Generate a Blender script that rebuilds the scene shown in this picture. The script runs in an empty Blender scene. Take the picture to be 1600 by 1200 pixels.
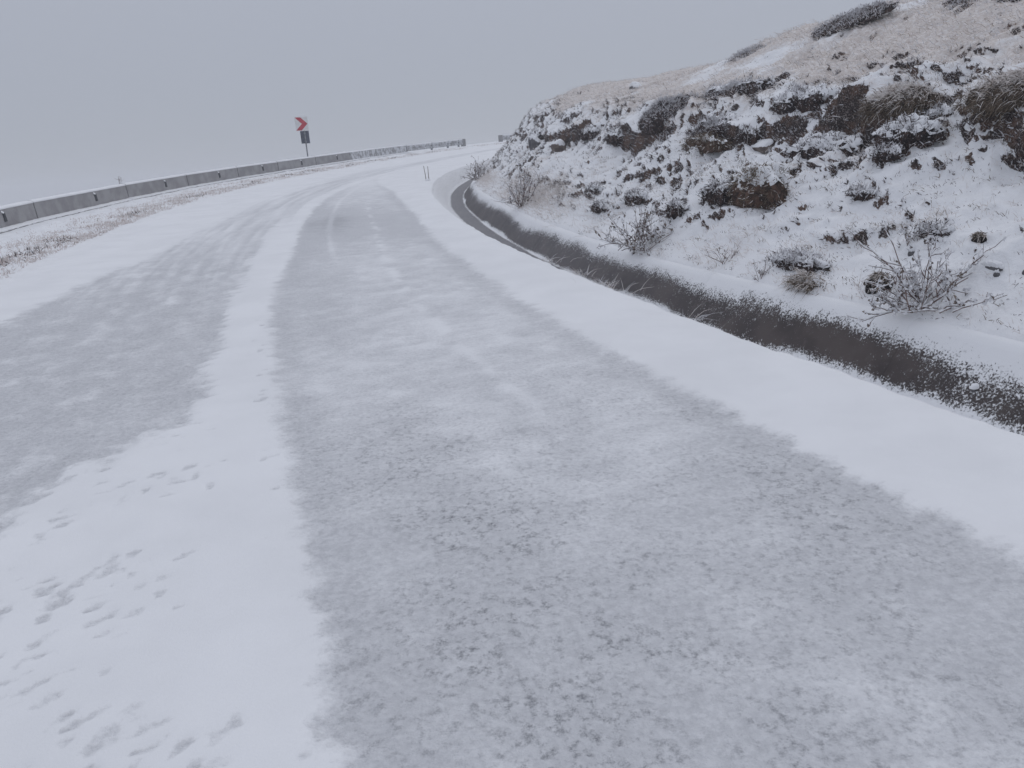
# Snow-dusted mountain road bending right under a cut bank, in fog.
import bpy
import random
import math
import numpy as np
CAM_H = 1.55
# ---------------------------------------------------------------- noise
_rng = np.random.RandomState(7)
_perm = np.tile(_rng.permutation(512), 3)
_ga = _rng.rand(512) * 2 * np.pi
_gx, _gy = np.cos(_ga), np.sin(_ga)
def perlin(x, y):
    x = np.asarray(x, float); y = np.asarray(y, float)
    xi = np.floor(x).astype(int); yi = np.floor(y).astype(int)
    xf = x - xi; yf = y - yi
    u = xf*xf*xf*(xf*(xf*6-15)+10); v = yf*yf*yf*(yf*(yf*6-15)+10)
    def g(ix, iy, dx, dy):
        k = _perm[(_perm[ix & 511] + iy) & 511] & 511
        return _gx[k]*dx + _gy[k]*dy
    a = g(xi, yi, xf, yf); b = g(xi+1, yi, xf-1, yf)
    c = g(xi, yi+1, xf, yf-1); d = g(xi+1, yi+1, xf-1, yf-1)
    return 1.5*((a+(b-a)*u)*(1-v) + (c+(d-c)*u)*v)
def fbm(x, y, octaves=4, gain=.5):
    s = 0; a = 1; t = 0
    for o in range(octaves):
        s = s + a*perlin(x*2**o+17.3*o, y*2**o-9.1*o); t += a; a *= gain
    return s/t
def sstep(a, b, x):
    k = np.clip((np.asarray(x, float)-a)/(b-a), 0, 1)
    return k*k*(3-2*k)
# ---------------------------------------------------------------- the road edge: everything is laid out along it
_c = [-2.21830558e-05, 8.86080131e-04, -2.28534104e-03, -3.98090445e-01, 3.59485459e+00]
_pts = [(3.595-.398*y, y) for y in np.arange(-14, 0, 1.)] + [(np.polyval(_c, y), y) for y in np.arange(0, 19.5, .5)]
_pts += [(-1.8, 22.4), (-1.72, 25.2), (-1.4, 28.3), (-.87, 30.8), (-.1, 34), (.9, 38), (2.3, 42.5), (4.6, 47.5), (8, 53), (13, 59), (20, 65), (30, 71), (44, 76)]
_P = np.array(_pts)
_d = np.r_[0, np.cumsum(np.linalg.norm(np.diff(_P, axis=0), axis=1))]
CS = np.arange(0, _d[-1], .25)
CP = np.stack([np.interp(CS, _d, _P[:, 0]), np.interp(CS, _d, _P[:, 1])], 1)
for _ in range(12):
    CP[1:-1] = (CP[:-2]+2*CP[1:-1]+CP[2:])/4
CT = np.gradient(CP, axis=0); CT /= np.linalg.norm(CT, axis=1)[:, None]
for _ in range(12):
    CT[1:-1] = (CT[:-2]+2*CT[1:-1]+CT[2:])/4
CN = np.stack([CT[:, 1], -CT[:, 0]], 1)
def world(s, t):
    """metres along the road edge, metres to the right of it -> x, y"""
    px = np.interp(s, CS, CP[:, 0]); py = np.interp(s, CS, CP[:, 1])
    nx = np.interp(s, CS, CN[:, 0]); ny = np.interp(s, CS, CN[:, 1])
    return px+t*nx, py+t*ny
def st_of(x, y):
    v = np.array([x, y])-CP; k = int((v**2).sum(1).argmin())
    return CS[k]+v[k]@CT[k], v[k]@CN[k]
def base_z(y):
    return np.where(y < 60, .05*y, 3+.03*(y-60))
# ---------------------------------------------------------------- cross sections
DITCH = [(0.0, 0.0), (.06, -.03), (.42, -.36), (.80, -.385), (1.10, -.02), (1.16, .0)]      # t, dz of the concrete channel
_hx = [0, .04, .10, .35, 1.0, 1.9, 2.15, 3.0, 4.5, 8, 14, 20, 26, 30]
_hz = [-.05, .012, .05, .165, .62, 1.25, 1.52, 1.85, 2.3, 2.9, 3.2, 3.2, 2.2, -3]
_fx = np.linspace(0, 30, 1501); _fz = np.interp(_fx, _hx, _hz)
for _ in range(1):
    _fz[1:-1] = (_fz[:-2]+2*_fz[1:-1]+_fz[2:])/4
def crest(s):
    return .085*(1-sstep(19.6, 24.5, s))
def hill_base(s, x):
    nose = 1+.33*sstep(36, 42, s)
    g = np.interp(np.where(x < 12, x*nose, x+12*(nose-1)), _fx, _fz)
    g = g + .15*np.exp(-((s-29.5)/2.5)**2)*sstep(2.3, 5, x)*(1-sstep(12, 18, x)) + .13*np.exp(-((s-40)/5.5)**2)*sstep(1.0, 3.4, x)*(1-sstep(9, 16, x)) + (.30*(1-sstep(26, 35, s))-.48*sstep(26, 34, s))*sstep(2.3, 6, x)*(1-sstep(20, 26, x))
    g = g + crest(s)*(1-sstep(.1, 1.3, x))
    return g
# mounds and hollows on the bank: s, x, radius along s, radius along x, height
MOUNDS = []
def hill(s, x):
    """bank surface: metres along the road, metres from the coping -> x, y, z"""
    s = np.asarray(s, float); x = np.asarray(x, float)
    on = sstep(.0, .75, x)
    far = 1-sstep(16, 26, x)
    z = hill_base(s, x)
    # broken scarp along the brow of the cut
    xs = 1.78+.30*perlin(s*.45+3.1, 7.7)+.10*perlin(s*1.9, 2.2)
    k = np.clip(.34+.9*perlin(s*.55+11, 4.2)+.55*perlin(s*2.1, 9.9), 0, 1.0)*(1-.85*sstep(34, 38, s))
    z = z + k*(.30*sstep(xs-.05, xs+.07, x) - .20*sstep(xs-.9, xs-.05, x) - .10*sstep(xs+.3, xs+1.4, x))
    ov = k*.16*np.exp(-((x-xs-.09)/.11)**2)
    # lumps, displaced square to the slope so that they bulge over their lower side
    wx, wy = s, x*1.15
    l1 = fbm(wx*.75+5, wy*.75, 3); l2 = np.abs(perlin(wx*2.1+31, wy*2.3+3)); l3 = np.abs(perlin(wx*5.3-8, wy*5.6+1))
    l4 = perlin(wx*13+2, wy*13-5)
    rough = .55+.45*sstep(-.2, .35, perlin(wx*.33+40, wy*.5+8))
    lump = .15*l1 + rough*(.17*(.45-l2) + .080*(.4-l3) + .020*l4)
    lump = lump*on*far*np.where(x > 2.6, .75, 1)
    for ms, mx, rs, rx, mh in MOUNDS:
        q = ((s-ms)/rs)**2+((x-mx)/rx)**2
        lump = lump+mh*(1-sstep(.25, 1.0, q))
    t = 1.12 + x - ov - lump*.62*sstep(.1, .7, x)
    X, Y = world(s, t)
    return X, Y, base_z(Y) + z + lump*.80
BAR_T = -9.15
def ground_left(s, t):
    """verge, barrier bench and the slope falling away left of the carriageway -> dz over the road plane"""
    a = -np.asarray(t, float)
    n = fbm(s*1.3, t*1.3, 4); n2 = perlin(s*4.1+3, t*4.3)
    dz = sstep(6.0, 6.7, a)*(.07+.09*n+.03*n2)*(1-.75*sstep(8.1, 8.8, a))
    dz = dz + .02*sstep(8.3, 8.8, a) - .02*(1-sstep(6.05, 6.2, a)) + .02*(1-sstep(6.6, 7.2, a))
    dz = dz - .55*np.clip(a-10.6, 0, 90) - .2*np.clip(a-100, 0, 400) + .25*n*sstep(10.5, 12, a)
    return dz
random.seed(4)
RNG = np.random.RandomState(12)
scene = bpy.context.scene
COL = scene.collection
# ================================================================ camera
F_PX, PITCH, ROLL = 1210.0, math.radians(16.0), math.radians(4.0)
cam_d = bpy.data.cameras.new('camera'); cam_o = bpy.data.objects.new('camera', cam_d); COL.objects.link(cam_o)
cam_d.sensor_fit = 'HORIZONTAL'; cam_d.sensor_width = 36.0; cam_d.lens = 36.0*F_PX/1600.0
cam_d.clip_start = .05; cam_d.clip_end = 3000
_f = np.array([0, math.cos(PITCH), -math.sin(PITCH)]); _r = np.array([1., 0, 0]); _u = np.cross(_r, _f)
_R = math.cos(ROLL)*_r-math.sin(ROLL)*_u; _U = math.sin(ROLL)*_r+math.cos(ROLL)*_u
from mathutils import Matrix, Vector
cam_o.matrix_world = Matrix(((_R[0], _U[0], -_f[0], 0), (_R[1], _U[1], -_f[1], 0), (_R[2], _U[2], -_f[2], CAM_H), (0, 0, 0, 1)))
scene.camera = cam_o
# ================================================================ overcast sky, veiled sun, exposure
SUN_EL, SUN_AZ = math.radians(52), math.radians(20)     # high behind the cloud, a little right of the view
world_d = bpy.data.worlds.new('World'); scene.world = world_d; world_d.use_nodes = True
nt = world_d.node_tree; nt.nodes.clear()
out = nt.nodes.new('ShaderNodeOutputWorld'); bg = nt.nodes.new('ShaderNodeBackground'); bg.inputs['Strength'].default_value = .1
sky = nt.nodes.new('ShaderNodeTexSky'); sky.sky_type = 'NISHITA'; sky.sun_disc = False
sky.sun_elevation = SUN_EL; sky.sun_rotation = SUN_AZ; sky.altitude = 2000; sky.dust_density = 3
tc = nt.nodes.new('ShaderNodeTexCoord'); sep = nt.nodes.new('ShaderNodeSeparateXYZ')
mr = nt.nodes.new('ShaderNodeMapRange'); mr.inputs['From Min'].default_value = 0; mr.inputs['From Max'].default_value = 1
mr.inputs['To Min'].default_value = 1.0; mr.inputs['To Max'].default_value = 1.75    # an overcast sky is brighter overhead
oc = nt.nodes.new('ShaderNodeVectorMath'); oc.operation = 'SCALE'; oc.inputs[0].default_value = (3.52, 3.73, 4.30)
mix = nt.nodes.new('ShaderNodeMix'); mix.data_type = 'RGBA'; mix.inputs['Factor'].default_value = .94
L = nt.links.new
L(tc.outputs['Generated'], sep.inputs[0]); L(sep.outputs['Z'], mr.inputs['Value']); L(mr.outputs[0], oc.inputs['Scale'])
L(sky.outputs[0], mix.inputs['A']); L(oc.outputs[0], mix.inputs['B']); L(mix.outputs['Result'], bg.inputs['Color']); L(bg.outputs[0], out.inputs['Surface'])
sun_d = bpy.data.lights.new('sun', 'SUN'); sun_d.energy = .5; sun_d.angle = math.radians(60); sun_d.color = (1, .985, .96)
sun_o = bpy.data.objects.new('sun', sun_d); COL.objects.link(sun_o)
_sd = Vector((math.sin(SUN_AZ)*math.cos(SUN_EL), math.cos(SUN_AZ)*math.cos(SUN_EL), math.sin(SUN_EL)))
sun_o.rotation_euler = _sd.to_track_quat('Z', 'Y').to_euler(); sun_o.location = (0, 0, 40)
vs = scene.view_settings; vs.view_transform = 'Standard'; vs.look = 'None'; vs.exposure = 0; vs.gamma = 1; vs.use_curve_mapping = False
scene.render.engine = 'CYCLES'
cy = scene.cycles; cy.use_denoising = True; cy.max_bounces = 6; cy.diffuse_bounces = 3; cy.glossy_bounces = 2; cy.volume_bounces = 2
cy.caustics_reflective = False; cy.caustics_refractive = False
try:
    cy.denoiser = 'OPENIMAGEDENOISE'
except Exception:
    pass
# ================================================================ materials
def new_mat(name):
    m = bpy.data.materials.new(name); m.use_nodes = True
    n = m.node_tree; b = n.nodes['Principled BSDF']; b.inputs['Roughness'].default_value = .9
    b.inputs['Specular IOR Level'].default_value = .15
    return m, n, b
def node(n, typ, **kw):
    x = n.nodes.new(typ)
    for k, v in kw.items():
        if k in ('operation', 'data_type', 'blend_type', 'interpolation_type', 'attribute_name', 'feature', 'noise_dimensions', 'clamp'):
            setattr(x, k, v)
        else:
            x.inputs[k].default_value = v
    return x
def noise(n, scale, detail=3, rough=.55, vec=None, dist=0):
    x = node(n, 'ShaderNodeTexNoise', Scale=scale, Detail=detail, Roughness=rough, Distortion=dist)
    if vec is None:
        vec = n.nodes.new('ShaderNodeNewGeometry').outputs['Position']
    n.links.new(vec, x.inputs['Vector'])
    return x.outputs['Fac']
def mathn(n, op, a, b=None, c=None, clamp=False):
    x = n.nodes.new('ShaderNodeMath'); x.operation = op; x.use_clamp = clamp
    for i, v in enumerate((a, b, c)):
        if v is None: continue
        if isinstance(v, (int, float)): x.inputs[i].default_value = v
        else: n.links.new(v, x.inputs[i])
    return x.outputs[0]
def ramp(n, v, a, b, lo=0.0, hi=1.0):
    x = n.nodes.new('ShaderNodeMapRange'); x.interpolation_type = 'SMOOTHSTEP'
    n.links.new(v, x.inputs['Value'])
    for k, q in (('From Min', a), ('From Max', b), ('To Min', lo), ('To Max', hi)):
        x.inputs[k].default_value = q
    return x.outputs[0]
def mixc(n, f, a, b):
    x = n.nodes.new('ShaderNodeMix'); x.data_type = 'RGBA'
    for k, v in (('Factor', f), ('A', a), ('B', b)):
        if isinstance(v, (int, float)): x.inputs[k].default_value = v
        elif isinstance(v, tuple): x.inputs[k].default_value = (*v, 1)
        else: n.links.new(v, x.inputs[k])
    return x.outputs['Result']
def attr(n, name):
    x = n.nodes.new('ShaderNodeAttribute'); x.attribute_name = name
    return x.outputs['Fac']
def bump(n, b, h, strength, dist):
    x = n.nodes.new('ShaderNodeBump'); x.inputs['Strength'].default_value = strength; x.inputs['Distance'].default_value = dist
    n.links.new(h, x.inputs['Height']); n.links.new(x.outputs[0], b.inputs['Normal'])
SNOW = (.84, .845, .86)
def mat_plain(name, c1, c2, scale=8, rough=.85, bumpd=0.0, spec=.15):
    m, n, b = new_mat(name)
    f = noise(n, scale, 4)
    n.links.new(mixc(n, ramp(n, f, .35, .65), c1, c2), b.inputs['Base Color'])
    b.inputs['Roughness'].default_value = rough; b.inputs['Specular IOR Level'].default_value = spec
    if bumpd: bump(n, b, f, .6, bumpd)
    return m
M = {}
def make_materials():
    M['snow'] = mat_plain('snow', (.83, .835, .85), (.86, .865, .88), 3, .8, .006)
    # --- road: deep snow strips and thin, wet, wind-scoured snow over asphalt
    m, n, b = new_mat('road_snow'); M['road'] = m
    thin = attr(n, 'thin'); dark = attr(n, 'dark')
    n1 = noise(n, 32, 5, .70); n2 = noise(n, 48, 3, .6); n3 = noise(n, 1.7, 3); n4 = noise(n, 150, 2)
    e = mathn(n, 'ADD', thin, mathn(n, 'MULTIPLY', mathn(n, 'SUBTRACT', n2, .5), .5))
    mask = ramp(n, e, .12, .78)
    slush = mixc(n, ramp(n, n1, .34, .68), (.56, .565, .585), (.69, .695, .715))
    slush = mixc(n, ramp(n, n3, .3, .7, 0, .4), slush, (.56, .565, .585))
    # scoured pits where the asphalt nearly shows
    pit = mathn(n, 'MULTIPLY', ramp(n, noise(n, 24, 5, .76), .47, .70), ramp(n, n3, .30, .56))
    pit = mathn(n, 'MULTIPLY', mathn(n, 'MULTIPLY', pit, ramp(n, n4, .3, .6, .45, 1)), dark)
    slush = mixc(n, mathn(n, 'MULTIPLY', pit, .95), slush, (.20, .205, .22))
    slush = mixc(n, ramp(n, e, .85, 1.45), slush, (.44, .445, .465))
    white = mixc(n, ramp(n, n3, .3, .7), (.81, .815, .83), (.86, .865, .88))
    n.links.new(mixc(n, mask, white, slush), b.inputs['Base Color'])
    h = mathn(n, 'ADD', mathn(n, 'MULTIPLY', mathn(n, 'ADD', n1, mathn(n, 'MULTIPLY', n2, .5)), mathn(n, 'ADD', mathn(n, 'MULTIPLY', mask, .9), .08)), mathn(n, 'MULTIPLY', n4, .12))
    bump(n, b, h, .6, .014)
    n.links.new(ramp(n, mask, 0, 1, .85, .62), b.inputs['Roughness'])
    # --- bank: snow lying on the level, bare heath and peat on the steep
    m, n, b = new_mat('bank_snow'); M['bank'] = m
    bare = attr(n, 'bare'); n2 = noise(n, 22, 4, .65); n3 = noise(n, 70, 2); n1 = noise(n, 5, 3)
    e = mathn(n, 'ADD', bare, mathn(n, 'MULTIPLY', mathn(n, 'SUBTRACT', n2, .5), 1.3))
    mask = ramp(n, e, .40, .62)
    heath = mixc(n, ramp(n, n1, .42, .6), (.045, .036, .036), (.115, .072, .055))
    heath = mixc(n, ramp(n, n3, .5, .66, 0, .75), heath, (.30, .26, .24))
    white = mixc(n, ramp(n, n1, .3, .7), (.82, .825, .84), (.86, .865, .88))
    gr = mathn(n, 'ADD', attr(n, 'grass'), mathn(n, 'MULTIPLY', mathn(n, 'SUBTRACT', noise(n, 7, 5, .75), .5), 1.7))
    straw = mixc(n, ramp(n, n2, .4, .65), (.62, .555, .51), (.78, .745, .725))
    white = mixc(n, ramp(n, gr, .10, .95, 0, .92), white, straw)
    n.links.new(mixc(n, mask, white, heath), b.inputs['Base Color'])
    bump(n, b, mathn(n, 'ADD', n2, mathn(n, 'MULTIPLY', n3, .4)), .5, .02)
    # --- ditch concrete with clinging snow grains
    m, n, b = new_mat('ditch_concrete'); M['ditch'] = m
    cov = attr(n, 'cover'); g1 = noise(n, 70, 4, .65); g2 = noise(n, 16, 3); g3 = noise(n, 3, 3)
    e = mathn(n, 'ADD', cov, mathn(n, 'ADD', mathn(n, 'MULTIPLY', mathn(n, 'SUBTRACT', g1, .5), 2.1), mathn(n, 'MULTIPLY', mathn(n, 'SUBTRACT', g2, .5), .7)))
    mask = ramp(n, e, .38, .70)
    con = mixc(n, ramp(n, g3, .35, .65), (.052, .041, .039), (.088, .071, .065))
    con = mixc(n, ramp(n, g2, .55, .75, 0, .5), con, (.12, .102, .095))
    con = mixc(n, ramp(n, g1, .66, .74, 0, .5), con, (.4, .4, .42))
    rime = mixc(n, attr(n, 'rime'), con, (.42, .425, .45))
    n.links.new(mixc(n, mask, rime, SNOW), b.inputs['Base Color'])
    bump(n, b, mathn(n, 'MULTIPLY', mask, 1.0), .7, .012)
    # --- the rest
    M['concrete'] = mat_plain('barrier_concrete', (.27, .262, .268), (.355, .348, .352), 2.5, .9, .003)
    m, n, b = new_mat('frosted_concrete'); M['frosted'] = m
    f1 = noise(n, 4.5, 4, .65); f2 = noise(n, 30, 2)
    k = ramp(n, mathn(n, 'ADD', f1, mathn(n, 'MULTIPLY', f2, .25)), .50, .72)
    n.links.new(mixc(n, k, (.28, .275, .28), (.62, .63, .65)), b.inputs['Base Color'])
    M['slot'] = mat_plain('slot_shade', (.05, .052, .06), (.08, .082, .09), 10)  # dark colour stands in for the shade inside the slot recess
    M['heather'] = mat_plain('heather_twigs', (.045, .037, .040), (.10, .070, .062), 30)
    M['heather_rime'] = mat_plain('rimed_twigs', (.48, .465, .48), (.72, .72, .74), 40)
    def speckled(name, c1, c2, amount, c3=(.70, .70, .72), sc=55):
        m, n, b = new_mat(name); f = noise(n, 12, 4, .65); g = noise(n, sc, 3, .7)
        base = mixc(n, ramp(n, f, .4, .62), c1, c2)
        n.links.new(mixc(n, ramp(n, mathn(n, 'ADD', g, mathn(n, 'MULTIPLY', f, .4)), .86-amount, .94-amount), base, c3), b.inputs['Base Color'])
        bump(n, b, g, .8, .03)
        return m
    M['heather_core'] = speckled('heather_mat', (.032, .026, .028), (.085, .056, .048), .05)
    M['straw_core'] = speckled('matted_grass', (.05, .038, .03), (.15, .112, .085), .05, (.55, .50, .46))
    M['peat'] = speckled('peat', (.052, .036, .031), (.150, .090, .066), -.02, (.42, .38, .36))
    M['straw'] = mat_plain('straw_grass', (.30, .235, .18), (.44, .375, .31), 20)
    M['straw_rime'] = mat_plain('rimed_straw', (.68, .62, .58), (.82, .785, .765), 12)
    M['straw_dark'] = mat_plain('old_grass', (.13, .10, .075), (.22, .175, .13), 20)
    M['pink_grass'] = mat_plain('verge_straw', (.55, .46, .43), (.72, .66, .635), 9)
    M['rime_white'] = mat_plain('rime_white', (.66, .66, .68), (.80, .80, .82), 20)
    M['twig'] = mat_plain('twig_bark', (.115, .076, .070), (.25, .19, .175), 30)
    M['leaf'] = mat_plain('withered_leaf', (.10, .082, .072), (.26, .215, .185), 20)
    M['leaf_rust'] = mat_plain('rust_leaf', (.25, .12, .04), (.33, .17, .06), 20)
    M['rock'] = mat_plain('rock', (.11, .09, .085), (.22, .185, .165), 9, .9, .02)
    M['rock_grey'] = mat_plain('rock_grey', (.10, .098, .105), (.17, .165, .17), 12, .9, .015)
    M['hollow'] = mat_plain('hollow_shade', (.012, .010, .011), (.03, .024, .024), 12)  # near-black colour stands in for the shade inside the hollows
    M['sign_white'] = mat_plain('sign_white', (.68, .67, .66), (.75, .74, .73), 6, .45, 0, .4)
    M['sign_red'] = mat_plain('sign_red', (.46, .035, .06), (.53, .045, .07), 6, .45, 0, .4)
    M['sign_back'] = mat_plain('sign_back', (.045, .055, .085), (.085, .10, .14), 7, .5, 0, .4)
    M['steel'] = mat_plain('galvanised_steel', (.17, .18, .20), (.25, .26, .28), 12, .5, 0, .4)
    M['wood'] = mat_plain('stake_wood', (.17, .14, .12), (.25, .21, .19), 20)
make_materials()
# ================================================================ mesh helpers
def put(o, parent=None, label=None, cat=None, group=None, kind=None):
    COL.objects.link(o)
    if parent is not None: o.parent = parent
    for k, v in (('label', label), ('category', cat), ('group', group), ('kind', kind)):
        if v: o[k] = v
    return o
def empty(name, loc, rz=0, **kw):
    o = bpy.data.objects.new(name, None); o.location = loc; o.rotation_euler = (0, 0, rz); o.empty_display_size = .1
    return put(o, **kw)
def grid_mesh(name, X, Y, Z, attrs=None, smooth=True, flip=False, keep=None):
    """rows x cols arrays -> one quad mesh"""
    r, c = X.shape
    me = bpy.data.meshes.new(name)
    co = np.stack([X, Y, Z], -1).reshape(-1, 3).astype(np.float32)
    i = np.arange(r*c).reshape(r, c)
    q = np.stack([i[:-1, :-1], i[:-1, 1:], i[1:, 1:], i[1:, :-1]], -1).reshape(-1, 4)
    if flip: q = q[:, ::-1]
    if keep is not None: q = q[keep.reshape(-1)]
    me.vertices.add(len(co)); me.vertices.foreach_set('co', co.ravel())
    me.loops.add(q.size); me.loops.foreach_set('vertex_index', q.ravel().astype(np.int32))
    me.polygons.add(len(q)); me.polygons.foreach_set('loop_start', np.arange(0, q.size, 4, dtype=np.int32))
    me.update(calc_edges=True)
    if smooth: me.polygons.foreach_set('use_smooth', np.ones(len(q), bool))
    for k, v in (attrs or {}).items():
        a = me.attributes.new(k, 'FLOAT', 'POINT'); a.data.foreach_set('value', v.reshape(-1).astype(np.float32))
    return me
class MB:
    """collects pieces with material slots; build() makes ONE mesh object"""
    def __init__(s): s.v = []; s.f = []; s.m = []; s.n = 0
    def add(s, verts, faces, mi=0):
        verts = np.asarray(verts, float).reshape(-1, 3)
        s.v.append(verts); s.f.append([tuple(int(a)+s.n for a in f) for f in faces]); s.m += [mi]*len(faces); s.n += len(verts)
    def box(s, lo, hi, mi=0):
        (a, b, c), (d, e, f) = lo, hi
        v = [(a, b, c), (d, b, c), (d, e, c), (a, e, c), (a, b, f), (d, b, f), (d, e, f), (a, e, f)]
        s.add(v, [(0, 3, 2, 1), (4, 5, 6, 7), (0, 1, 5, 4), (1, 2, 6, 5), (2, 3, 7, 6), (3, 0, 4, 7)], mi)
    def tube(s, pts, radii, sides=5, mi=0):
        pts = np.asarray(pts, float); k = len(pts)
        tg = np.gradient(pts, axis=0); tg /= np.linalg.norm(tg, axis=1)[:, None]+1e-9
        ref = np.array([.31, .2, 1.]) if abs(tg[:, 2]).mean() < .8 else np.array([1., .3, .1])
        a = np.cross(tg, ref); a /= np.linalg.norm(a, axis=1)[:, None]+1e-9; b = np.cross(tg, a)
        th = np.arange(sides)*2*np.pi/sides
        ring = pts[:, None]+np.asarray(radii)[:, None, None]*(np.cos(th)[None, :, None]*a[:, None]+np.sin(th)[None, :, None]*b[:, None])
        f = [(i*sides+j, i*sides+(j+1) % sides, (i+1)*sides+(j+1) % sides, (i+1)*sides+j) for i in range(k-1) for j in range(sides)]
        f += [tuple(range(sides))[::-1], tuple((k-1)*sides+j for j in range(sides))]
        s.add(ring.reshape(-1, 3), f, mi)
    def blades(s, p, d, ln, wd, droop=None, mi=0):
        """N tapering grass blades: base points, directions, lengths, widths, sideways/gravity bend vectors"""
        n = len(p)
        if n == 0: return
        ln = np.broadcast_to(ln, (n,))[:, None]; wd = np.broadcast_to(wd, (n,))[:, None]
        droop = np.zeros((n, 3)) if droop is None else droop
        w = np.cross(d, RNG.randn(n, 3)); w /= np.linalg.norm(w, axis=1)[:, None]+1e-9
        mid = p+d*ln*.55+droop*.28; tip = p+d*ln+droop
        v = np.stack([p-w*wd, p+w*wd, mid-w*wd*.75, mid+w*wd*.75, tip], 1).reshape(-1, 3)
        f = []
        for i in range(n):
            k = i*5; f.append((k, k+1, k+3, k+2)); f.append((k+2, k+3, k+4))
        s.add(v, f, mi)
    def build(s, name, mats, smooth=False, **kw):
        me = bpy.data.meshes.new(name)
        v = np.concatenate(s.v) if s.v else np.zeros((0, 3))
        me.from_pydata(v.tolist(), [], [f for g in s.f for f in g])
        for m in (mats if isinstance(mats, (list, tuple)) else [mats]): me.materials.append(m)
        if len(set(s.m)) > 1: me.polygons.foreach_set('material_index', np.array(s.m, np.int32))
        if smooth: me.polygons.foreach_set('use_smooth', np.ones(len(me.polygons), bool))
        me.update()
        return put(bpy.data.objects.new(name, me), **kw)
def unit(v):
    return v/(np.linalg.norm(v, axis=-1, keepdims=True)+1e-9)
def spaced(a, b, h0, g):
    """positions from a to b whose spacing starts at h0 and grows by g per metre"""
    r = [a]
    while r[-1] < b: r.append(r[-1]+h0+g*(r[-1]-a))
    return np.array(r)
# ================================================================ SETTING: road
def road_attrs(S, T):
    e1 = np.interp(S, [16, 18, 20, 22.9, 24.5, 26, 28, 35, 42, 60], [-3.3, -3.24, -3.14, -3.03, -2.94, -2.79, -2.65, -2.64, -2.5, -2.4])
    e2 = np.interp(S, [16, 18, 21, 25, 30, 32.5, 36, 38.6, 42, 60], [-.86, -.84, -.80, -.66, -.55, -.62, -.85, -1.45, -2.2, -2.35])
    wob = .07*fbm(S*1.1, T*3.0, 3)+.055*perlin(S*7.5, T*2.6+4)+.03*perlin(S*17, T*6)
    fine = fbm(S*14, T*7, 3)
    right = sstep(-.07, .13, np.minimum(T-e1, e2-T)+wob+.05*fine)
    lvl = .44+.16*fbm(S*.8+3, T*1.3, 4)+.22*fbm(S*4.4, T*3.0+7, 3)+.16*fine
    lvl = lvl+.85*np.exp(-((S-30.3)/2.3)**2-((T+2.05)/.55)**2)+.35*np.exp(-((S-29.5)/2.2)**2-((T+1.05)/.35)**2)+.18*np.exp(-((S-25)/2.5)**2-((T+2.5)/.35)**2)
    lvl = lvl+.30*(1-sstep(18.4, 20.8, S+.6*perlin(T*1.3, S*.8)))*(.45+.55*np.exp(-((T+2.55)/.45)**2)+.3*np.exp(-((T+1.3)/.3)**2))
    lvl = lvl+.16*np.exp(-((np.minimum(T-e1, e2-T)-.16)/.12)**2)
    trk = np.exp(-((T+np.interp(S, [19, 21, 23.5, 25, 28.7, 33], [1.72, 1.74, 1.66, 1.58, 1.38, 1.46])+.03*perlin(S*1.2, 3))/.06)**2)*sstep(19.2, 20.6, S)*(1-sstep(33, 36, S))
    trk = trk*sstep(-.25, .3, perlin(S*3.1, T*4+9)+.05)
    trk2 = np.exp(-((T+2.13)/.05)**2)*sstep(25, 27, S)*(1-sstep(36, 40, S))*.35
    right = right*lvl*(1-.45*trk)*(1-trk2)*(1-.55*sstep(35, 41, S))
    # oncoming lane: scoured in streaks
    r1 = np.interp(S, [20.5, 22.3, 23.5, 25.4, 27.8, 31, 34.4, 37.6, 60], [-3.5, -3.37, -3.3, -3.22, -3.09, -3.03, -2.9, -2.72, -2.6])
    l1 = np.interp(S, [19, 24.5, 26.5, 28.2, 29.3, 34, 37, 60], [-5.75, -5.5, -5.1, -4.75, -4.6, -4.3, -4.0, -3.6])
    sb = np.interp(T, [-6, -5, -4.33, -4.1, -3.87, -3.5], [17.6, 18.6, 20.05, 20.5, 20.72, 20.75])
    wob2 = .12*fbm(S*1.3+7, T*2.4, 3)+.05*perlin(S*9, T*3)
    left = sstep(-.10, .18, np.minimum(r1-T, T-l1)+wob2+.10*fine)*sstep(-.22, .30, S-sb+2.2*wob2+.25*fine)
    st = fbm(S*.35, T*5.5, 3); mott = fbm(S*3.1+9, T*4.2, 3)
    lv = .64+.34*st*sstep(21, 27, S)+(.36*mott+.22*fine)*(1-.6*sstep(24, 30, S))-.22*sstep(23.5, 30, S)
    left = left*np.clip(lv, 0, 1)
    far = .40*sstep(28, 33, S)*(1-sstep(48, 60, S))*sstep(-4.6, -4.0, T)*(1-sstep(-2.9, -2.5, T))*sstep(-.1, .35, perlin(S*.10, T*4.6+2)+.25*mott)
    thin = np.maximum(np.maximum(right, left), far)
    dark = np.where(T > -3.3,   .14+(1-sstep(18.6, 21.8, S))*(.32+.75*np.exp(-((T+2.5)/.45)**2)+.5*np.exp(-((T+1.25)/.35)**2)), .30)*np.ones_like(S)
    dark = np.clip(dark, 0, 1)
    return np.clip(thin, 0, 1.6), dark
_dents = []
_dr = np.random.RandomState(21)
while len(_dents) < 520:
    s_, t_ = _dr.uniform(17.9, 20.8), _dr.uniform(-4.9, -3.42)
    if perlin(s_*1.4+2, t_*1.4) + .7*(-t_-3.70) < _dr.uniform(-.3, .55): continue
    _dents.append((s_, t_, _dr.uniform(.018, .058), _dr.uniform(.010, .026), _dr.uniform(-.1, .6), _dr.uniform(.35, .85)))
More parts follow.
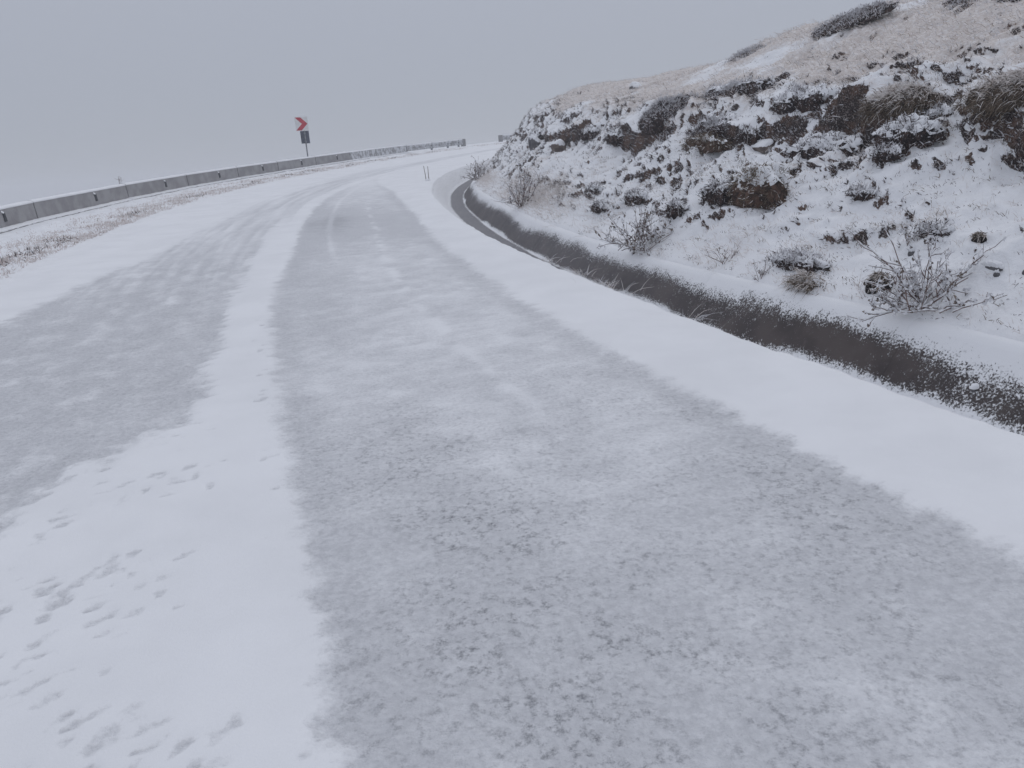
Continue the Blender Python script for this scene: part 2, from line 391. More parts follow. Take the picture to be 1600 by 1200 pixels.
for _ in range(26):
    s_ = _dr.uniform(18.0, 23.5); _dents.append((s_, np.interp(s_, [18, 20, 22.9, 24.5], [-3.27, -3.17, -3.06, -2.97])-_dr.uniform(-.02, .06), _dr.uniform(.02, .04), _dr.uniform(.010, .02), _dr.uniform(-.5, .5), _dr.uniform(.4, .9)))
def build_road():
    t_a = np.arange(-6.3, -5.3, .05); t_b = np.arange(-5.3, -.5, .0145); t_c = np.arange(-.5, .001, .025)
    tt = np.r_[t_a, t_b, t_c, .015, .04, .05, .045]
    ss = np.r_[np.arange(6, 16.6, .4), spaced(16.6, 92, .0125, .0052)]
    S, T = np.meshgrid(ss, tt, indexing='ij')
    thin, dark = road_attrs(S, T)
    dz = .012*(1-sstep(.05, .75, thin))
    dz = dz + np.clip(thin, 0, 1)*(.0045*fbm(S*9, T*9, 3)+.003*perlin(S*30, T*30))*(1-sstep(30, 40, S)) + .012*fbm(S*.6, T*.8, 2) + .005*fbm(S*5, T*5, 3)*(1-np.clip(thin, 0, 1))*(1-sstep(26, 34, S))
    for s_, t_, a, b_, th, k in _dents:
        i0, i1 = np.searchsorted(ss, [s_-.2, s_+.2]); j0, j1 = np.searchsorted(tt, [t_-.2, t_+.2])
        ds = S[i0:i1, j0:j1]-s_; dt = T[i0:i1, j0:j1]-t_; c, n_ = math.cos(th), math.sin(th)
        q = ((dt*c+ds*n_)/a)**2+((-dt*n_+ds*c)/b_)**2+.8*perlin((S[i0:i1, j0:j1])*22, T[i0:i1, j0:j1]*22)
        g = k*(1-sstep(.0, 2.0, q))
        dz[i0:i1, j0:j1] -= .007*g; thin[i0:i1, j0:j1] = np.maximum(thin[i0:i1, j0:j1], .72*g)
    # snow lip rolling into the ditch, a little ragged
    lip = .05*fbm(S*1.7, 0*S+3, 3)+.02*perlin(S*6, 0*S)
    T2 = T+lip*sstep(-.45, -.02, T)
    roll = np.interp(T, [-.3, -.06, 0, .015, .04, .05], [0, -.006, -.016, -.03, -.08, -.11])
    roll[:, -1] = -.24
    roll = roll - .10*(1-sstep(-6.3, -6.16, T))
    X, Y = world(S, T2)
    me = grid_mesh('road', X, Y, base_z(Y)+dz+roll+.03*sstep(-.8, -.2, T)+.004, {'thin': thin, 'dark': dark}, flip=False)
    me.materials.append(M['road'])
    put(bpy.data.objects.new('road', me), kind='structure', label='snow-covered mountain road with two scoured grey lanes curving right', parent=None)
build_road()
# ================================================================ SETTING: verge, bench under the barrier, slope into the fog
def build_left():
    tt = np.r_[np.arange(-6.02, -10.6, -.05), spaced(10.6, 330, .15, .10)*-1]
    ss = np.r_[np.arange(0, 26, .8), spaced(26, 118, .06, .004)]
    S, T = np.meshgrid(ss, tt, indexing='ij')
    X, Y = world(S, T)
    dz = ground_left(S, T)
    me = grid_mesh('roadside_slope', X, Y, base_z(Y)+dz, {'bare': .25*sstep(-.2, .5, fbm(S*2.3, T*2.3, 3))*sstep(-6.2, -6.6, T)*sstep(-8.2, -7.7, T)}, flip=True)
    me.materials.append(M['bank'])
    put(bpy.data.objects.new('roadside_slope', me), kind='structure')
    # land below, out to where the fog has swallowed everything
    r = np.r_[spaced(0, 520, 4, .09)]; a = np.linspace(0, 2*np.pi, 97)
    R_, A = np.meshgrid(r, a, indexing='ij'); X = 10+R_*np.cos(A); Y = 30+R_*np.sin(A)
    Z = -5.5 - .32*np.clip(-X-14, 0, 200) - .10*np.clip(Y-95, 0, 300) + 6*fbm(X*.012, Y*.012, 3)*sstep(40, 120, R_) - 3*sstep(40, 110, R_)
    me = grid_mesh('ground', X, Y, Z, {'bare': 0*X+.15}, flip=False); me.materials.append(M['bank'])
    put(bpy.data.objects.new('ground', me), kind='structure')
build_left()
# ================================================================ SETTING: ditch of concrete panels
def build_ditch():
    root = empty('drainage_ditch', (*world(30., .6), 1.0), kind='structure')
    inv = Matrix.Translation(root.location).inverted()
    prof_t = [p[0] for p in DITCH]; prof_z = [p[1] for p in DITCH]
    w = np.r_[np.linspace(0, .42, 8), np.linspace(.42, .80, 7)[1:], np.linspace(.80, 1.10, 12)[1:], [1.13, 1.16, 1.30]]
    s0 = 13.0
    while s0 < 62:
        ln = 2.4; ss = np.r_[s0, s0+.006, np.arange(s0+.1, s0+ln-.05, .1), s0+ln-.006, s0+ln]
        S, T = np.meshgrid(ss, w, indexing='ij')
        dz = np.interp(T, prof_t+[1.30], prof_z+[-.02])+.004*fbm(S*3, T*3, 2)+crest(S)*np.clip((T-.80)/.30, 0, 1)
        dz[[0, -1]] -= .006
        X, Y = world(S, T)
        f = np.clip((T-.80)/.30, 0, 1)                     # height up the far wall
        nz = fbm(S*.8+4, T*1.5, 3)
        near = 1-sstep(19.3, 20.3, S+.5*nz)
        midv = np.clip(np.exp(-((S-21.2)/.9)**2), 0, 1)
        cov = .98*sstep(.38, 1.05, f+.26*nz)+.95*(1-sstep(-.05, .26-.16*sstep(22, 25, S), f+.24*nz))
        cov = cov+.10+.10*fbm(S*5, T*5, 2)+near*(.13+.34*fbm(S*2.6, T*2.6+5, 2))-.15*midv+.16*(1-sstep(21.5, 24, S))*(.5+nz)
        cov = np.where(T < .80, np.where(T > .44, .98-.82*sstep(22.4, 23.6, S+.4*nz), .96-.18*sstep(24, 40, S)), cov)
        cov = np.where((T > .755) & (T <= .825), np.maximum(cov, .72), cov)
        cov = np.where((T > .40) & (T < .46), .85, cov)
        cov = np.where(T > 1.08, 1.2, cov)
        rime = np.where(T < .80, .52*sstep(22, 25, S), .20*sstep(20.5, 27, S)+.05)
        me = grid_mesh('panel', X, Y, base_z(Y)+dz, {'cover': cov, 'rime': rime})
        me.materials.append(M['ditch'])
        o = put(bpy.data.objects.new('panel', me), parent=root); o.matrix_parent_inverse = inv
        s0 += ln
build_ditch()
# ================================================================ SETTING: the cut bank and the heath above it
def build_bank():
    xx = np.r_[-.02, 0, np.arange(.03, 2.7, .021), spaced(2.7, 30, .03, .035)]
    ss = np.r_[np.arange(6, 18, .15), spaced(18, 92, .022, .0042)]
    S, XX = np.meshgrid(ss, xx, indexing='ij')
    X, Y, Z = hill(S, np.clip(XX, 0, None))
    Z[:, 0] -= .12
    # steepness from the real surface
    P = np.stack([X, Y, Z], -1)
    a = np.gradient(P, axis=0); b = np.gradient(P, axis=1); nrm = unit(np.cross(b, a)); nz = np.abs(nrm[..., 2])*np.sign(nrm[..., 2]+1e-9)
    if np.median(nz) < 0: nz = -nz
    patch = fbm(S*.9+60, XX*.9, 3)
    calm = (1-sstep(23, 26, S))*(1-sstep(1.2, 1.7, XX))
    bare = (1-sstep(.33-.10*calm, .75-.12*calm, nz+.14*patch))*sstep(.06, .2, XX)
    bare = np.maximum(bare, .40*sstep(2.2, 3.0, XX)*sstep(-.05, .40, fbm(S*1.6+60, XX*2.4, 4)+.25*patch))
    gp = fbm(S*.55+20, XX*.7, 3)
    grass = sstep(1.85, 2.6, XX)*sstep(-.42, .15, gp+.15*sstep(28, 32, S)+.14*sstep(2.6, 4, XX))+.42*sstep(.05, .5, gp)*sstep(.05, .4, XX)
    me = grid_mesh('hillside', X, Y, Z, {'bare': bare, 'grass': grass}, flip=False); me.materials.append(M['bank'])
    put(bpy.data.objects.new('hillside', me), kind='structure')
    return S, XX, P, bare, nrm
BANK = build_bank()
# ================================================================ THINGS: concrete barrier blocks along the drop
def seg_frame(s0, s1, t):
    a = np.array(world(s0, t)); b = np.array(world(s1, t))
    za, zb = float(base_z(a[1])), float(base_z(b[1]))
    d = b-a; ln = math.hypot(*d)
    return a, b, za, zb, math.atan2(d[1], d[0]), ln
def prism(mb, prof, x0, x1, zs, mi=0, nseg=1, jig=None):
    """profile (y, z) swept along local x, sheared by zs per metre; local +y is away from the road"""
    n = len(prof); xs = np.linspace(x0, x1, nseg+1); v = []
    for i, x in enumerate(xs):
        for j, (y, z) in enumerate(prof):
            dy, dz = jig(x, j) if jig else (0, 0)
            v.append((x, y+dy, z+dz+zs*x))
    f = [(i*n+j, i*n+(j+1) % n, (i+1)*n+(j+1) % n, (i+1)*n+j) for i in range(nseg) for j in range(n)]
    f += [tuple(range(n)), tuple(nseg*n+j for j in reversed(range(n)))]
    mb.add(v, [q[::-1] for q in f], mi)
BLOCK = [(-.25, -.25), (-.25, .055), (-.19, .062), (-.125, .07), (-.095, .46), (-.085, .47), (.10, .47), (.11, .46), (.24, .08), (.27, -.25)]
joints = [31.75, 35.0, 39.18, 42.48, 45.36, 48.3, 51.8, 55.1, 57.9, 60.5]
btext = ['leftmost, cut off by the photo edge', 'second from the left edge of the photo', 'third from the left edge of the photo',
         'fourth from the left edge of the photo', 'just left of the chevron sign', 'right in front of the chevron sign post',
         'last bare grey one right of the sign', 'first of the two plastered with drifted snow', 'plastered with drifted snow, next to the guardrail']
for i in range(len(joints)-1):
    a, b, za, zb, ang, ln = seg_frame(joints[i], joints[i+1], BAR_T)
    root = empty('concrete_barrier', (a[0], a[1], za), ang, label='grey concrete barrier block along the drop, '+btext[i], cat='barrier', group='concrete barrier blocks along the drop')
    zs = (zb-za)/ln; g = .03; tilt = random.uniform(-.012, .012)
    mb = MB(); jj = lambda x, j: (.004*perlin(x*2+i, j*.7), .004*perlin(x*2, j+i*3.))
    prism(mb, BLOCK, g, ln-g, zs+tilt*.1, nseg=10, jig=jj)
    mb.build('block', M['concrete'] if i < 7 else M['frosted'], parent=root)
    # snow lying along the top and on the foot
    mb = MB()
    cap = [(-.105, .462), (-.10, .492), (-.06, .515), (0, .522), (.07, .515), (.12, .49), (.125, .46)]
    prism(mb, cap, .012, ln-.012, zs+tilt*.1, nseg=36, jig=lambda x, j: (.008*perlin(x*4+i*9, j*.5), .013*fbm(x*2.3+i*5, j*.4, 3) if 0 < j < 6 else 0))
    mb.build('snow_cap', M['snow'], smooth=True, parent=root)
    mb = MB()
    led = [(-.25, .045), (-.252, .07), (-.205, .085), (-.15, .098), (-.118, .108), (-.10, .07)]
    prism(mb, led, -.01, ln+.01, zs+tilt*.1, nseg=36, jig=lambda x, j: (.010*perlin(x*5+i*9, j*.5), .016*fbm(x*3.1+i*5, j*.4, 3) if 0 < j < 5 else 0))
    mb.build('snow_ledge', M['snow'], smooth=True, parent=root)
    if i < 7:   # lifting slot, its shade painted as a raised dark box, snow plug over it
        xm = ln*.60; mb = MB()
        mb.box((xm-.045, -.137, .21), (xm+.045, -.08, .40)); v = mb.v[0]; v[:, 2] += zs*v[:, 0]; v[v[:, 2] > .3+zs*xm, 1] += .018
        mb.build('slot', M['slot'], parent=root)
        mb = MB(); th = np.linspace(0, 2*np.pi, 9)[:-1]
        ring = [(xm-.05+.055*math.cos(q), -.118+.022*math.sin(q)*.8, .405+.03*math.sin(q)+zs*xm) for q in th]
        mb.add(ring+[(xm-.05, -.155, .40+zs*xm)], [(k, (k+1) % 8, 8) for k in range(8)]); mb.build('snow_plug', M['snow'], smooth=True, parent=root)
# ---------------------------------------------------------------- rimed steel guardrails farther round the bend
def guardrail(s_list, label, end_block):
    pts = [np.array([*world(s_, BAR_T), 0]) for s_ in s_list]
    for p in pts: p[2] = float(base_z(p[1]))
    root = empty('guardrail', pts[0], 0, label=label, cat='guardrail', group='rimed guardrails round the bend')
    o = pts[0]
    mb = MB()
    prof = [(-.02, .14), (-.055, .17), (-.055, .23), (-.015, .27), (-.015, .32), (-.055, .36), (-.055, .42), (-.02, .45), (.01, .45), (.01, .14)]
    for p, q in zip(pts[:-1], pts[1:]):
        d = unit((q-p)[:2]); nrm = np.array([-d[1], d[0]]); v = []
        for c in (p-o, q-o):
            for (y, z) in prof: v.append((c[0]+nrm[0]*y, c[1]+nrm[1]*y, c[2]+z))
        k = len(prof); mb.add(v, [(j, (j+1) % k, k+(j+1) % k, k+j) for j in range(k)]+[tuple(range(k))[::-1], tuple(k+j for j in range(k))])
    mb.build('rail', M['frosted'], parent=root)
    mb = MB()
    for p, q in zip(pts[:-1], pts[1:]): mb.tube([p-o+[0, 0, .455], (p+q)/2-o+[0, 0, .465], q-o+[0, 0, .455]], [.045]*3, 6)
    mb.build('snow_cap', M['snow'], smooth=True, parent=root)
    for p in pts:
        mb = MB(); c = p-o; d = .06; mb.box((c[0]-d, c[1]+.02-d, c[2]-.3), (c[0]+d, c[1]+.02+d, c[2]+.46)); mb.build('post', M['steel'], parent=root)
    if end_block:
        mb = MB(); c = pts[0 if end_block < 0 else -1]-o; mb.box((c[0]-.16, c[1]-.14, c[2]-.3), (c[0]+.16, c[1]+.14, c[2]+.50)); ob = mb.build('end_block', M['concrete'], parent=root)
        ob.modifiers.new('b', 'BEVEL').width = .02
guardrail([60.62, 63.5, 64.85, 65.85, 66.4], 'rimed low guardrail on posts past the concrete blocks, ending in open fog', 1)
guardrail([70.6, 72.2, 73.8, 75.4], 'farthest rimed guardrail, starting at a squat post left of the bank', -1)
# ---------------------------------------------------------------- chevron sign
def chevron_sign():
    x, y = world(52.43, -9.75); z = float(base_z(y))-.05
    root = empty('chevron_sign', (x, y, z), math.atan2(-x, y)*1.0+.12, label='red and white chevron sign on a steel post behind the barrier', cat='sign')
    mb = MB(); mb.tube([(0, 0, -.3), (0, 0, 1.2), (0, 0, 2.32)], [.03]*3, 10); mb.build('post', M['steel'], smooth=True, parent=root)
    # local -y faces the camera
    w, z0, z1 = .295, 1.72, 2.33
    mb = MB(); mb.box((-w-.09, -.055, z0), (w-.09, -.035, z1)); pan = mb.build('panel', M['sign_white'], parent=root)
    cx, y_ = -.09, -.058
    zc = (z0+z1)/2; hh = .292
    pts = [(-.285, hh), (-.03, hh), (.27, 0), (-.03, -hh), (-.285, -hh), (.01, 0)]
    v = [(cx+a, y_, zc+b) for a, b in pts]+[(cx+a, y_+.002, zc+b) for a, b in pts]
    fr = [(0, 5, 2, 1)[::1], (5, 4, 3, 2)]
    mb = MB(); mb.add(v, [(0, 1, 2, 5), (5, 2, 3, 4)]+[(k, (k+1) % 6, 6+(k+1) % 6, 6+k) for k in range(6)]); mb.build('chevron', M['sign_red'], parent=pan)
    mb = MB(); mb.box((-w-.095, -.054, z1-.005), (w-.085, -.030, z1+.018)); mb.build('snow_cap', M['snow'], parent=pan)
    mb = MB(); mb.box((-.20, .034, 1.14), (.20, .05, 1.71)); bk = mb.build('back_plate', M['sign_back'], parent=root)
    bk['label'] = 'dark back of a second sign plate'
    for zz in (1.25, 1.6):
        mb = MB(); mb.box((-.05, -.036, zz-.02), (.05, .034, zz+.02)); mb.build('clamp', M['steel'], parent=root)
chevron_sign()
# ---------------------------------------------------------------- two marker stakes at the head of the ditch
for k, (s_, t_, hgt, ln_, lab) in enumerate([(38.75, -.25, .42, -.045, 'left, taller of two thin marker stakes at the head of the ditch'), (38.75, -.18, .40, .0, 'right one of two thin marker stakes at the head of the ditch')]):
    x, y = world(s_, t_); z = float(base_z(y))+.03
    root = empty('marker_stake', (x, y, z), 0, label=lab, cat='stake', group='marker stakes')
    mb = MB(); mb.tube([(0, 0, -.15), (ln_*.5, 0, hgt*.5), (ln_, .01, hgt)], [.011, .010, .008], 6); mb.build('stick', M['wood'], parent=root)
    mb = MB(); mb.tube([(0, 0, -.05), (0, 0, .03), (0, 0, .06)], [.05, .04, .01], 7); mb.build('snow_collar', M['snow'], smooth=True, parent=root)
# ================================================================ THINGS: clumps, mounds and stones on the bank
def bank_frame(s, x):
    o = np.array([float(c) for c in hill(s, x)])
    T_ = np.array([np.interp(s, CS, CT[:, 0]), np.interp(s, CS, CT[:, 1]), .05]); N_ = np.array([np.interp(s, CS, CN[:, 0]), np.interp(s, CS, CN[:, 1]), 0])
    e3 = unit(np.array([0, 0, 1.])-.45*N_); e1 = unit(T_-e3*(T_@e3)); e2 = np.cross(e3, e1)
    if e2@N_ < 0: e2 = -e2
    return o, e1, e2, e3, N_
def dome(nu, nv, r1, r2, h, seed, rough=.18, pmax=1.85, freq=1.6):
    th = np.linspace(0, 2*np.pi, nu+1)[:-1]; ph = np.linspace(.06, pmax, nv)
    PH, TH = np.meshgrid(ph, th, indexing='ij')
    n = 1+rough*fbm(np.cos(TH)*np.sin(PH)*freq+seed*3.7, np.sin(TH)*np.sin(PH)*freq+PH*.8+seed, 3)*1.6
    return np.stack([r1*np.sin(PH)*np.cos(TH)*n, r2*np.sin(PH)*np.sin(TH)*n, h*np.cos(PH)*n], -1)
def dome_faces(nu, nv):
    return [(i*nu+j, (i+1)*nu+j, (i+1)*nu+(j+1) % nu, i*nu+(j+1) % nu) for i in range(nv-1) for j in range(nu)]+[tuple(range(nu))]
def clump(name, cat, label, s, x, r1, r2, h, style='heather', frost=.45, cap=.35, seed=1, twigs=900, group=None, sink=.5):
    if style in ('heather', 'tussock'): r1, r2, h = r1*1.05, r2*.85, h*.78
    o, e1, e2, e3, N_ = bank_frame(s, x)
    root = empty(name, o, 0, label=label, cat=cat, group=group)
    Fm = np.stack([e1, e2, e3])
    nu, nv = (34, 16); hard = style == 'stone'; rg, fq = (.09, 1.1) if hard else (.15, 1.5) if style == 'grey' else (.34, 2.4)
    D = dome(nu, nv, r1, r2, h, seed, rg, freq=fq)
    if style == 'stone': D = np.sign(D)*np.abs(D/[r1, r2, h])**.42*[r1, r2, h]*.9
    V = D.reshape(-1, 3)@Fm - e3*h*sink*.5
    C = V.mean(0)
    mb = MB(); mb.add(V, dome_faces(nu, nv), 0)
    core = {'heather': M['heather_core'], 'tussock': M['straw_core'], 'peat': M['peat'], 'stone': M['rock'], 'grey': M['rock_grey']}[style]
    mats = [core, M['heather'], M['heather_rime'], M['straw_dark'], M['straw_rime']]
    rs = np.random.RandomState(seed*13+5)
    if style in ('heather', 'tussock', 'peat') and twigs:
        k = rs.randint(0, nu*(nv-2), twigs); base = V[k]+rs.randn(twigs, 3)*.025
        outw = unit((D.reshape(-1, 3)[k]/[r1*r1, r2*r2, h*h])@Fm)
        up = outw[:, 2]
        if style == 'heather':
            d = unit(outw*.6+rs.randn(twigs, 3)*.6+[0, 0, .2]); ln = rs.uniform(.022, .058, twigs)
            fr = rs.rand(twigs) < np.clip(frost*(.25+1.3*np.clip(up+.1, 0, 1)), 0, .95)
            base2 = base-d*.02
            mb.blades(base2[~fr], d[~fr], ln[~fr], .0040, None, 1); mb.blades(base2[fr]+d[fr]*.012, d[fr], ln[fr], .0048, None, 2)
        elif style == 'tussock':
            d = unit(outw*.6+rs.randn(twigs, 3)*.50+[0, 0, .15]-N_*.25); ln = rs.uniform(.05, .125, twigs)
            dr = np.array([0, 0, -1.])*ln[:, None]*rs.uniform(.35, .85, (twigs, 1))-N_*ln[:, None]*.15
            fr = rs.rand(twigs) < np.clip(frost*(.12+1.5*np.clip(up-.1, 0, 1)), 0, .97)
            mb.blades(base[~fr], d[~fr], ln[~fr], .0030, dr[~fr], 3); mb.blades(base[fr], d[fr], ln[fr], .0032, dr[fr], 4)
        else:
            d = unit(outw*.5+rs.randn(twigs, 3)*.4+[0, 0, -.3]); ln = rs.uniform(.02, .07, twigs)
            fr = rs.rand(twigs) < frost*.3
            mb.blades(base[~fr], d[~fr], ln[~fr], .004, None, 3); mb.blades(base[fr], d[fr], ln[fr], .004, None, 4)
    mb.build({'heather': 'foliage', 'tussock': 'blades', 'peat': 'peat_face'}.get(style, 'stone'), mats, smooth=style in ('peat', 'stone', 'grey'), parent=root)
    if cap > 0:   # snow lying where the top is flat enough
        nu2, nv2 = 60, 30
        Dc = dome(nu2, nv2, r1*1.03, r2*1.03, h*1.02, seed, rg, 1.7, fq)
        if style == 'stone': Dc = np.sign(Dc)*np.abs(Dc/[r1, r2, h])**.42*[r1, r2, h]*.9
        nd = unit((Dc.reshape(-1, 3)/[r1*r1, r2*r2, h*h])@Fm)
        U = Dc.reshape(-1, 3)/[r1, r2, h]
        nzv = fbm(U[:, 0]*4.6+seed*5, U[:, 1]*4.6-seed, 4)
        amt = nd[:, 2]+(.15 if style == 'stone' else .45 if style == 'grey' else .75)*nzv-(1-cap)
        thick = np.clip(amt, -.2, .6)
        Vc = Dc.reshape(-1, 3)@Fm - e3*h*sink*.5 + nd*(thick[:, None]*.045)
        fc = [f for f in dome_faces(nu2, nv2) if min(amt[list(f)]) > -.12]
        lab_ = {}                                          # loose scraps of snow beside one or two big pieces are dropped
        def root_(a):
            while lab_.setdefault(a, a) != a: a = lab_[a]
            return a
        for f in fc:
            for q in f[1:]: lab_[root_(q)] = root_(f[0])
        cnt = {}
        for f in fc: cnt.setdefault(root_(f[0]), []).append(f)
        if len(cnt) > 1 and (len(cnt) <= 4 or style in ('peat', 'stone', 'grey')): fc = max(cnt.values(), key=len)
        if fc:
            mb = MB(); mb.add(Vc, fc); mb.build('snow_cap', M['snow'], smooth=True, parent=root)
    return root
HG, TG, SG = 'heather clumps along the brow', 'grass tussocks hanging over the brow', 'stones on the bank'
# name, category, label, s, x, r1, r2, h, style, frost, cap, twigs, group
CL = [
 ('grass_tussock', 'tussock', 'largest brown grass tussock hanging over the brow at the right photo edge', 21.1, 2.02, .42, .26, .20, 'tussock', .75, .0, 1900, TG),
 ('grass_tussock', 'tussock', 'brown grass tussock over the brow, second from the right photo edge', 22.45, 2.05, .36, .22, .18, 'tussock', .75, .0, 1500, TG),
 ('heather_clump', 'heather', 'small dark heather clump between the two brown tussocks', 21.95, 1.98, .16, .14, .12, 'heather', .4, .45, 400, HG),
 ('heather_clump', 'heather', 'dark heather bank with a thick snow roof above the brown earth mound', 23.2, 1.72, .48, .24, .24, 'heather', .3, .50, 1200, HG),
 ('heather_clump', 'heather', 'ragged dark heather clump on the snow below the two brown tussocks', 21.95, 1.68, .30, .20, .20, 'heather', .35, .50, 900, HG),
 ('heather_clump', 'heather', 'dark snow-flecked heather under the beige grass, upper middle of the brow', 24.1, 2.10, .45, .24, .20, 'heather', .5, .40, 1000, HG),
 ('heather_clump', 'heather', 'overhanging heather clump with bare brown earth under it', 25.5, 1.80, .60, .30, .28, 'heather', .55, .12, 1700, HG),
 ('heather_clump', 'heather', 'biggest rounded heather cushion, frosted grey all over', 27.6, 2.05, .72, .48, .36, 'heather', .75, .0, 2600, HG),
 ('heather_clump', 'heather', 'low frosted heather ridge running right from the biggest cushion', 26.2, 2.45, .85, .22, .20, 'heather', .7, .1, 1300, HG),
 ('heather_clump', 'heather', 'dark heather tuft in a cleft beside the flat stone', 24.6, 1.72, .16, .14, .20, 'heather', .2, .25, 400, HG),
 ('heather_clump', 'heather', 'two-humped dark heather clump left of the biggest cushion', 29.0, 1.78, .45, .22, .20, 'heather', .4, .40, 700, HG),
 ('heather_clump', 'heather', 'small dark clump at the lower edge of the pale grass dome', 30.8, 1.85, .40, .20, .16, 'heather', .4, .35, 500, HG),
 ('heather_clump', 'heather', 'dark heather overhang at the far nose of the bank', 35.7, 1.62, .70, .26, .24, 'heather', .45, .35, 800, HG),
 ('heather_clump', 'heather', 'low dark heather pair on the snow between the leafy roadside bush and the mound', 25.7, .72, .28, .12, .13, 'heather', .3, .45, 500, HG),
 ('heather_clump', 'heather', 'small reddish heather clump just behind the leafy roadside bush', 26.4, .47, .26, .10, .12, 'heather', .25, .40, 450, HG),
 ('heather_clump', 'heather', 'upright dark sprigs left of the brown earth mound', 24.3, .62, .20, .12, .14, 'heather', .3, .25, 400, HG),
 ('heather_clump', 'heather', 'short dark heather line highest behind the leafy roadside bush', 27.2, .70, .30, .10, .12, 'heather', .3, .45, 400, HG),
 ('heather_clump', 'heather', 'lone small heather clump right of the snow-roofed heather bank', 21.9, 1.43, .14, .09, .09, 'heather', .4, .35, 350, HG),
 ('heather_clump', 'heather', 'lone low clump in the smooth snow right of the earth mound', 21.85, 1.07, .16, .07, .06, 'heather', .4, .45, 300, HG),
 ('heather_clump', 'heather', 'dark heather clump on the skyline', 28.8, 4.0, .6, .30, .12, 'heather', .85, .0, 1300, HG),
 ('heather_clump', 'heather', 'frosted grey heather mat on the skyline, right of the dark skyline clump', 26.4, 4.5, .7, .45, .10, 'heather', .85, .0, 1500, HG),
 ('heather_clump', 'heather', 'frosted grey heather mat highest up, near the top right photo corner', 23.9, 4.6, .8, .5, .10, 'heather', .85, .0, 1500, HG),
 ('heather_clump', 'heather', 'snowy low heather mat beside the ditch, right of the twiggy seedling', 21.75, .30, .30, .12, .11, 'heather', .55, .45, 900, HG),
 ('heather_clump', 'heather', 'small dry leafy clump at the ditch edge below the heather mat', 21.4, .10, .16, .08, .07, 'tussock', .5, .2, 350, HG),
 ('heather_clump', 'heather', 'dark tufts in a row under the lone stone, right side of the bank', 20.75, .76, .14, .08, .06, 'heather', .35, .45, 300, HG),
 ('earth_mound', 'earth mound', 'bare brown earth mound with a thick snow cap, middle of the bank', 23.28, 1.02, .46, .26, .26, 'peat', .4, .42, 1500, None),
 ('earth_mound', 'earth mound', 'dark overhanging lump joined to the lower left of the brown mound', 23.78, .86, .22, .17, .17, 'heather', .25, .30, 700, None),
 ('earth_bank', 'earth', 'bare brown earth face under the overhanging heather clump', 25.35, 1.56, .46, .10, .13, 'peat', .5, .25, 900, None),
 ('stone_block', 'stone', 'square brown stone block with a deep snow cap, far part of the bank', 32.3, 1.50, .17, .15, .20, 'stone', 0, .55, 0, SG),
 ('rock_outcrop', 'rock', 'dark upright rock outcrop near the far nose of the bank', 34.6, 1.45, .20, .16, .34, 'grey', 0, .55, 0, SG),
 ('flat_stone', 'stone', 'flat brown stone slab beside the cleft in the brow', 24.35, 1.70, .17, .09, .06, 'stone', 0, .5, 0, SG),
 ('ridge_stone', 'stone', 'snow-capped dark stone standing alone on the grassy skyline', 35.0, 3.95, .26, .14, .18, 'grey', 0, .6, 0, SG),
 ('small_stone', 'stone', 'small round grey stone in the snow above the big leafless bush', 20.78, .57, .030, .030, .030, 'grey', 0, .3, 0, SG),
 ('curved_stone', 'stone', 'long curved dark stone in the snow near the right photo edge', 20.02, .50, .075, .02, .025, 'grey', 0, .6, 0, SG),
 ('small_stone', 'stone', 'tiny dark stone just below the long curved one', 19.96, .46, .022, .02, .022, 'grey', 0, .2, 0, SG),
 ('dark_stone', 'stone', 'dark stone half cut by the right photo edge', 19.80, .55, .05, .035, .04, 'grey', 0, .2, 0, SG),
]
for i, (nm, cat, lab, s_, x_, a_, b_, h_, st_, fr_, cp_, tw_, gr_) in enumerate(CL):
    clump(nm, cat, lab, s_, x_, a_, b_, h_, st_, fr_, cp_, i+1, int(tw_*1.9), gr_)
# burrow hollows' shade painted as a raised dome: a dark pocket under a shaggy lip
def hollow(label, s, x, w_, h_, seed):
    o, e1, e2, e3, N_ = bank_frame(s, x)
    root = empty('hollow', o, 0, label=label, cat='hollow', group='dark domes painted as shaded hollows in the bank')
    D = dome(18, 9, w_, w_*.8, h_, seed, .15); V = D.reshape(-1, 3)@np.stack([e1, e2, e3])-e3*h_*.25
    mb = MB(); mb.add(V, dome_faces(18, 9)); mb.build('shade_dome', M['hollow'], smooth=True, parent=root)
    rs = np.random.RandomState(seed); k = rs.randint(0, len(V), 260)
    mb = MB(); d = unit(-N_*.5+rs.randn(260, 3)*.4+[0, 0, .1]); ln = rs.uniform(.3, .9, 260)*w_*.9
    top = D.reshape(-1, 3); kk = np.array([q for q in range(len(V)) if top[q, 2] > h_*.45]); base = V[kk[rs.randint(0, len(kk), 260)]]+e2*w_*.25+e3*h_*.12
    mb.blades(base[:130], d[:130], ln[:130], .003, np.array([0, 0, -.5])*ln[:130, None], 0); mb.blades(base[130:], d[130:], ln[130:], .003, np.array([0, 0, -.5])*ln[130:, None], 1)
    mb.build('grass_fringe', [M['straw_dark'], M['straw_rime']], parent=root)
hollow('raised dome painted black as a shaded hollow under a shaggy lip, just left of the big leafless bush', 20.72, .20, .115, .11, 3)
hollow('small raised dome painted dark as a shaded hollow in smooth snow near the right photo edge', 20.32, .73, .055, .045, 5)
